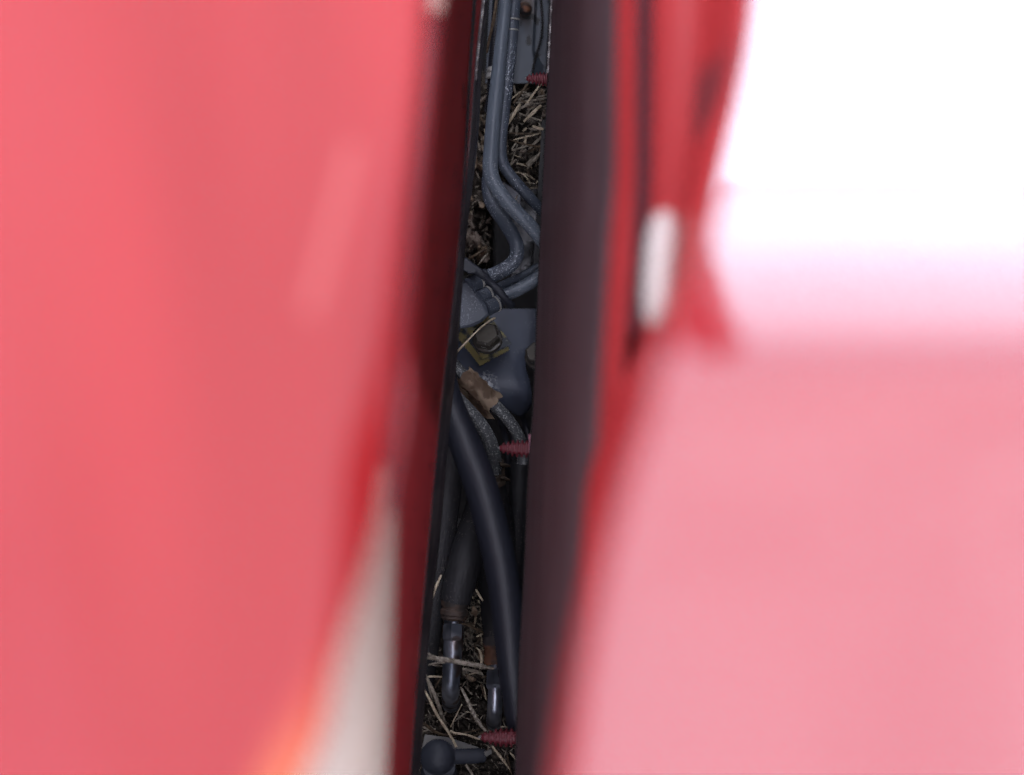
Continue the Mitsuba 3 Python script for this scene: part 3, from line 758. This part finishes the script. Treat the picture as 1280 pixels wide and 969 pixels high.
# round black cap at the bottom
cap = thing('valve_cap', 'round black plastic cap with side stem at the bottom of the gap', 'cap')
c = P(547.5, 946.5, .975)
s = trimesh.creation.icosphere(4, px(21.8)); s.apply_translation(c)
add('ball', s, 'cap_plastic', parent=cap, smooth=True)
add('stem', lathe(P(563, 946, .976), P(606, 944.5, .980), [(0, 9.5), (.82, 9.2), (.86, 8.4), (.97, 8.4), (1, 7.4)], 26), 'cap_plastic', parent=cap)
add('pale_end', hull(PL([(605, 940, .972), (613.5, 936.5, .974), (615, 942, .974), (607, 946, .972), (605, 940, .982), (613.5, 936.5, .982), (615, 942, .982), (607, 946, .982)])), 'pale_board', parent=cap, label='small pale tab at the stem end', smooth=False)
add('cap_base', lathe(P(549, 958, .99), P(549, 990, 1.01), [(0, 20), (.3, 23), (1, 24)], 26), 'cap_plastic', parent=cap)
add('pale_plate', slab([(531, 918), (562, 922), (598, 934), (594, 944), (540, 950), (527, 936)], 1.042, .004, .8), 'pale_board', 'pale grey plate edge behind the round black cap', 'plate')

# ------------------------------------------------------------------ litter, straw, twigs, leaves
def mound(x0, x1, y0, y1, d0, amp, seed, nx=46, ny=46, tilt=15):
    gx, gy = np.meshgrid(np.linspace(x0, x1, nx), np.linspace(y0, y1, ny))
    q = np.stack([gx * .09, gy * .09, 0 * gx], -1)
    d = flat(gy, d0, tilt) - amp * (meshkit.fbm(q, 4, seed) - .45) - amp * .35 * (meshkit.noise(q * 5, seed + 3) - .5)
    edge = np.minimum.reduce([(gx - x0), (x1 - gx), (gy - y0), (y1 - gy)])
    d = d + .05 * np.clip(1 - edge / 10, 0, 1) ** 2
    return sheet(P(gx, gy, d), .004)


def stalk(x, y, d, ang, L, r, bend=.1, tilt=0.0, n=6, sides=6, squash=.6):
    a = math.radians(ang)
    s = np.linspace(-.5, .5, n)
    xs = x + L * s * math.cos(a) - math.sin(a) * bend * L * (s ** 2 - .1)
    ys = y + L * s * math.sin(a) + math.cos(a) * bend * L * (s ** 2 - .1)
    ds = d + px(L) * s * math.sin(tilt)
    rr = px(r) * np.interp(np.linspace(0, 1, n), [0, .2, .8, 1], [.8, 1, .95, .45])
    return sweep(P(xs, ys, ds), rr, sides, squash)


def chaff(regions, count):
    out = []
    for k in range(count):
        x0, x1, y0, y1, d = regions[rng.integers(len(regions))]
        y = rng.uniform(y0, y1)
        out.append(stalk(rng.uniform(x0, x1), y, float(flat(y, d)) + rng.uniform(-.002, .003), rng.uniform(0, 180), rng.uniform(3, 10), rng.uniform(.35, .9), rng.uniform(-.3, .3), rng.uniform(-.5, .5), 4, 4))
    return out


add('litter', [mound(586, 700, 100, 262, 1.012, .012, 3), mound(560, 618, 90, 345, 1.030, .016, 4), mound(510, 660, 715, 900, 1.072, .014, 5), mound(505, 668, 868, 1010, 1.060, .010, 6)], 'dirt', 'dark soil and leaf litter caught in the bottom of the gap', 'litter', kind='stuff', smooth=False)
add('chaff', chaff([(590, 690, 102, 255, 1.004), (580, 612, 110, 330, 1.020), (525, 650, 730, 880, 1.058), (575, 610, 745, 860, 1.054), (520, 650, 870, 968, 1.052)], 620), 'grey_straw', 'fine broken straw chaff strewn over the dark litter', 'chaff', kind='stuff', smooth=False)

MATS = ['pale_straw', 'grey_straw', 'grey_straw', 'brown_straw', 'brown_straw']
UP = 'dry straw pieces in the upper litter heap'


TONE = {'pale_straw': 'pale', 'grey_straw': 'tan', 'brown_straw': 'brown'}


def straws(n, box, d, lr, rr, label, group, seed, bias=None):
    r_ = np.random.default_rng(seed)
    for k in range(n):
        x, y = r_.uniform(box[0], box[1]), r_.uniform(box[2], box[3])
        ang = r_.normal(bias[0], bias[1]) if bias else r_.uniform(0, 180)
        dd = float(flat(y, d)) + r_.uniform(-.004, .004)
        mat, L, r = MATS[r_.integers(len(MATS))], r_.uniform(*lr), r_.uniform(*rr)
        a = ang % 180
        way = 'lying level' if a < 20 or a > 160 else 'falling right' if a < 70 else 'pointing up' if a < 110 else 'rising right'
        size = 'short' if L < lr[0] + .4 * (lr[1] - lr[0]) else 'long'
        fy, fx = (y - box[2]) / (box[3] - box[2]), (x - box[0]) / (box[1] - box[0])
        where = ('upper', 'middle', 'lower')[min(2, int(fy * 3))] + (' left' if fx < .5 else ' right')
        add('straw', stalk(x, y, dd, ang, L, r, r_.uniform(-.15, .15), r_.uniform(-.35, .35)), mat, f'{size} {TONE[mat]} straw {way}, {where} of {label}', 'straw', group=group, smooth=40)


straws(14, (638, 688, 112, 205), .990, (26, 46), (.8, 1.9), 'heap below topmost screw', UP, 31, (-35, 30))
straws(46, (638, 690, 106, 200), .996, (6, 22), (.7, 2.1), 'heap below topmost screw', UP, 21, (-38, 45))
straws(16, (640, 682, 196, 250), 1.000, (8, 20), (.7, 1.4), 'litter above silver shield', 'thin straw scraps above the silver shield', 22)
straws(16, (592, 616, 112, 205), 1.008, (9, 24), (1.0, 2.0), 'litter left of upright pipes', 'straw splinters left of the upright pipes', 23, (75, 30))
straws(11, (577, 604, 240, 345), 1.030, (9, 24), (.8, 1.6), 'hollow above pipe clamp', 'dry stalks above the pipe clamp', 24, (-30, 50))
straws(34, (584, 611, 745, 872), 1.050, (8, 22), (.7, 1.5), 'litter between fitted hoses', 'straw scraps between the fitted hoses', 25)
straws(22, (533, 556, 735, 868), 1.044, (10, 30), (.8, 1.7), 'litter left of left elbow', 'straw stalks left of the left elbow', 26, (75, 28))
straws(14, (530, 600, 880, 932), 1.048, (9, 24), (.6, 1.3), 'litter above round cap', 'loose straws above the round cap', 27)
straws(10, (626, 646, 850, 960), 1.046, (12, 30), (.8, 1.5), 'litter beside lowest screw', 'straw stalks beside the lowest screw', 28, (60, 35))


def twig(pts, r, mat, label, cat='twig', n=26, knots=()):
    p = spline(pts, n)
    rr = np.interp(np.linspace(0, 1, n), np.linspace(0, 1, len(r)), r)
    for k in knots:
        rr = rr + .8 * np.exp(-((np.linspace(0, 1, n) - k) / .03) ** 2)
    return add('twig', sweep(p, px(rr), 9, .9, rough=.35, seed=len(labels)), mat, label, cat, smooth=45)


tw = twig([(529, 821.5, .976), (545, 823, .974), (570, 827, .974), (598, 832, .979), (617, 835.5, .984)], [2.6, 3.1, 3.0, 3.2, 1.6], 'bark_twig', 'pale thick twig lying across the left metal elbow', knots=(.25, .82))
scene[tw + '__side_shoot'] = mikit.ply(sweep(spline([(531, 814, .977), (539, 819, .976), (548, 823, .975)], 12), px(np.linspace(.8, 1.6, 12)), 7), 'bark_twig', smooth=45)
scene[tw + '__side_shoot_001'] = mikit.ply(sweep(spline([(536, 831.5, .979), (545, 829, .977), (556, 828, .976)], 12), px(np.linspace(1.1, 1.6, 12)), 7), 'bark_twig', smooth=45)
twig([(578, 836, .985), (588, 838, .986), (598, 840, .988), (604, 846, .992)], [1.6, 2.2, 2, 1.0], 'grey_straw', 'short curved twig just below the pale thick twig')
twig([(527, 832, .985), (534, 848, .987), (542, 866, .990), (554, 899, .996), (560, 915, 1.0)], [1.6, 2.5, 2.6, 2.4, 1.8], 'grey_straw', 'brown-grey twig running down from the hood lip', knots=(.5,))
twig([(525.5, 853, .985), (536, 873, .987), (549, 898, .990), (560, 915, .991), (570.5, 934, .990)], [1.2, 1.7, 1.9, 2.0, 1.8], 'pale_straw', 'long thin straw slanting to the round cap', 'straw')
twig([(575.5, 859, .992), (583, 873, .993), (592, 892, .994), (607.5, 914, .993)], [1.4, 2.6, 2.8, 2.0], 'bark_twig', 'knotted twig between the two elbows', knots=(.55,))
twig([(577.5, 880.5, .996), (571, 893, .998), (563, 909, 1.0)], [.8, 1.0, .7], 'pale_straw', 'very thin pale straw below the left elbow', 'straw')
twig([(522.5, 898, .986), (535, 909, .990), (552, 918, .993), (575, 917.5, .992), (600, 912, .996)], [1.2, 1.9, 1.8, 1.2, .7], 'brown_straw', 'tan split stalk curving above the round cap', 'stalk')
twig([(523, 906.5, .988), (534, 911, .991), (550, 918, .994)], [.9, 1.6, 1.2], 'grey_straw', 'short stalk under the tan split stalk', 'stalk')
twig([(562.5, 913.5, .990), (572, 917, .990), (580, 918, .990), (590, 921, .990), (600, 924, .990)], [1.9, 1.7, 1.2, 1.6, 1.2], 'pale_straw', 'whitish peeled stalk pointing to the lowest screw', 'stalk')
twig([(615.5, 933, .985), (624, 944, .985), (631, 953, .988), (637, 962, .992)], [1.4, 2.0, 1.5, .6], 'pale_straw', 'tan stalk with forked tip at the bottom right', 'stalk')
twig([(582, 956, .995), (589, 966, .995), (594, 980, .995)], [1.6, 2, 1.6], 'grey_straw', 'grey stalk end under the cap stem', 'stalk')
twig([(551.5, 719, .985), (547, 729, .984), (541, 744, .985), (539.5, 755, .988)], [1.0, 2.2, 2.0, 1.0], 'pale_straw', 'pale straw blade beside the dusty hose', 'straw')
twig([(595, 737, 1.0), (599, 744, .999), (603.5, 751, 1.0)], [1.4, 1.8, 1.0], 'pale_straw', 'short pale straw right of the left ferrule', 'straw')
twig([(574, 779, .990), (585, 782, .992), (598, 788, .996), (604, 791, 1.0)], [1.0, 1.5, 1.5, 1.2], 'brown_straw', 'reddish brown stem between the ferrules', 'stem')
twig([(596, 810, .999), (600.5, 816, .998), (602, 826, .998), (600, 836, 1.0)], [.8, 1.9, 2.0, .8], 'pale_straw', 'curved pale straw between the two elbows', 'straw')
twig([(566, 444, .994), (578, 433, .990), (592, 418, .988), (606, 405.5, .990), (618, 398, .996)], [1.3, 1.5, 1.0, 1.2, 1.6], 'pale_straw', 'thin pale straw lying beside the hex bolt', 'straw')
twig([(622, -30, 1.0), (620, 4, 1.0), (616.5, 28, 1.0), (611.5, 50, 1.004), (609, 66, 1.01)], [1.6, 2, 2.1, 1.9, 1.4], 'brown_straw', 'tan stem hanging beside the ribbed conduit', 'stem')
twig([(637, 175, 1.016), (655, 180, 1.014), (670, 183, 1.016), (690, 184, 1.02)], [1.0, 1.3, 1.3, 1.1], 'brown_straw', 'dark thin stem across the lower straw heap', 'stem')
twig([(640, 188, 1.018), (650, 185.5, 1.016), (662, 181.5, 1.016)], [1.1, 1.7, 1.0], 'grey_straw', 'grey straw under the dark thin stem', 'straw')
twig([(645, 216, 1.024), (655, 219, 1.022), (661, 226, 1.023), (662.5, 232, 1.026)], [.6, 1.0, 1.0, .6], 'pale_straw', 'curled pale straw right of the bent pipes', 'straw')
twig([(650, 130, 1.012), (640, 147, 1.012), (645, 137, 1.012)][:2] + [(632, 160, 1.014)], [1.8, 2.2, 1.2], 'pale_straw', 'broad pale straw slanting next to the right upright pipe', 'straw')
twig([(676, 132, 1.012), (664, 143, 1.010), (655, 152, 1.012)], [1.8, 2.4, 1.6], 'pale_straw', 'broad split straw in the middle of the heap', 'straw')
twig([(666, 158, 1.016), (676, 161, 1.015), (686, 162.5, 1.016)], [1.8, 2.2, 1.6], 'pale_straw', 'blunt straw piece touching the dark wall', 'straw')
twig([(586, 324, 1.022), (596, 318, 1.020), (606, 312, 1.022)], [1.5, 2.0, 1.4], 'brown_straw', 'brown stem behind the pipe clamp', 'stem')
twig([(598, 331, 1.018), (603, 325, 1.017), (610, 317, 1.02)], [1.0, 1.4, .8], 'grey_straw', 'thin stem crossing behind the pipe clamp', 'stem')


def leaf(cx, cy, d, w, h, rot, seed, mat, label, curl=.012):
    r_ = np.random.default_rng(seed)
    n, m = 22, 9
    s = np.linspace(0, 1, n)
    half = np.sin(np.pi * s ** .8) ** .7 * (.72 + .28 * np.abs(((s * 5) % 1) * 2 - 1)) + .02
    half *= 1 + .2 * r_.uniform(-1, 1, n)
    v = np.linspace(-1, 1, m)
    xx = (s - .5)[:, None] * h + 0 * v[None]
    yy = half[:, None] * v[None] * w / 2
    dd = d + curl * (np.abs(v)[None] ** 1.6 * .5 - .35 * np.sin(s * 5 + seed)[:, None] * .6) + .002 * r_.uniform(-1, 1, (n, m))
    a = math.radians(rot)
    return add('dry_leaf', sheet(P(cx + xx * math.cos(a) - yy * math.sin(a), cy + xx * math.sin(a) + yy * math.cos(a), dd), .0003), mat, label, 'leaf', smooth=60)


leaf(588, 299, 1.030, 26, 36, 20, 3, 'grey_leaf', 'jagged pale brown dead leaf in the hollow above the pipe clamp')
leaf(603, 318, 1.036, 18, 26, -60, 5, 'dead_leaf', 'small dark curled leaf behind the pipe clamp')
leaf(600, 206, 1.032, 16, 30, 30, 9, 'dead_leaf', 'dull brown leaf scrap left of the pipe bends')


def wrap():
    path = spline([(572, 462, .999), (585, 475, .998), (600, 489, .998), (612, 500, .997), (625, 512, .997)], 34)
    t, A, B = frames(path)
    view = (CAM - path); view /= np.linalg.norm(view, axis=1, keepdims=True)
    side = np.cross(t, view); side /= np.linalg.norm(side, axis=1, keepdims=True)
    out_, th = [], np.linspace(-1.65, 1.55, 22)
    r_ = np.random.default_rng(4)
    for j, q in enumerate(th):
        jag = (.010 * abs(math.sin(q * 2.1 + .4)) + .002 * r_.uniform(-1, 1))
        s0, s1 = .10 + 6 * jag * .6, .90 - 5 * jag * (.5 + .5 * (j % 3 == 0))
        idx = np.linspace(s0, s1, 20) * (len(path) - 1)
        c = np.stack([np.interp(idx, np.arange(len(path)), path[:, k]) for k in range(3)], -1)
        sd = np.stack([np.interp(idx, np.arange(len(path)), side[:, k]) for k in range(3)], -1)
        vw = np.stack([np.interp(idx, np.arange(len(path)), view[:, k]) for k in range(3)], -1)
        rad = px(9.6 + 4.2 * meshkit.noise(np.stack([idx * .42, idx * 0 + q * 2.6, idx * 0], -1), 8) + (5 * max(0, -q - 1.0) ** 1.5))[:, None]
        out_.append(c + rad * (sd * math.sin(q) + vw * math.cos(q)))
    return sheet(np.array(out_), .0003)


lf = thing('leaf_scrap', 'torn brown leaf scrap draped over the speckled pipe below the bolt', 'leaf')
add('draped_piece', wrap(), 'dead_leaf', parent=lf, smooth=45)
fl = P(*np.moveaxis(np.array([[(572 + 44 * s + 7 * v * (1 - s) - 3 * v, 481 + 42 * s ** 1.1 + v * (19 * (1 - s) ** .6) * 1.0, 1.004 + .006 * v * (1 - s) - .004 * s) for v in np.linspace(-.5, 1, 6)] for s in np.linspace(0, 1.28, 14).clip(0, 1.0)]), -1, 0))
add('hanging_flap', sheet(fl + np.random.default_rng(2).normal(0, .00015, fl.shape), .0004), 'dead_leaf', parent=lf, smooth=45)

r_ = np.random.default_rng(77)
for k in range(26):
    x0, x1, y0, y1, d, lab = ((640, 686, 108, 210, .992, 'heap below topmost screw'), (578, 612, 240, 340, 1.012, 'hollow above pipe clamp'), (586, 610, 750, 870, 1.044, 'litter between fitted hoses'), (592, 614, 120, 205, 1.004, 'litter left of upright pipes'))[k % 4]
    x, y = r_.uniform(x0, x1), r_.uniform(y0, y1)
    w, h, a, mat = r_.uniform(4, 9), r_.uniform(7, 15), r_.uniform(0, 180), ('dead_leaf', 'grey_leaf')[r_.integers(2)]
    n, m = 8, 5
    s_, v_ = np.linspace(0, 1, n), np.linspace(-1, 1, m)
    half = (np.sin(np.pi * np.clip(s_, .06, .94)) ** .6) * r_.uniform(.6, 1.1, n)
    X, Yy = (s_[:, None] - .5) * h + 0 * v_[None], half[:, None] * v_[None] * w / 2
    a = math.radians(a)
    gy = y + X * math.sin(a) + Yy * math.cos(a)
    dd = flat(gy, d) + .002 * np.abs(v_)[None] * r_.uniform(-1, 1) + .0015 * np.sin(4 * s_ + k)[:, None] + r_.uniform(-.003, .002)
    add('leaf_fragment', sheet(P(x + X * math.cos(a) - Yy * math.sin(a), gy, dd), .0003), mat, f"{'small' if h < 11 else 'larger'} {'brown' if mat == 'dead_leaf' else 'greyish'} leaf crumb, {'upper' if y < (y0 + y1) / 2 else 'lower'} {'left' if x < (x0 + x1) / 2 else 'right'} of {lab}", 'leaf', group='leaf crumbs in the ' + lab, smooth=60)
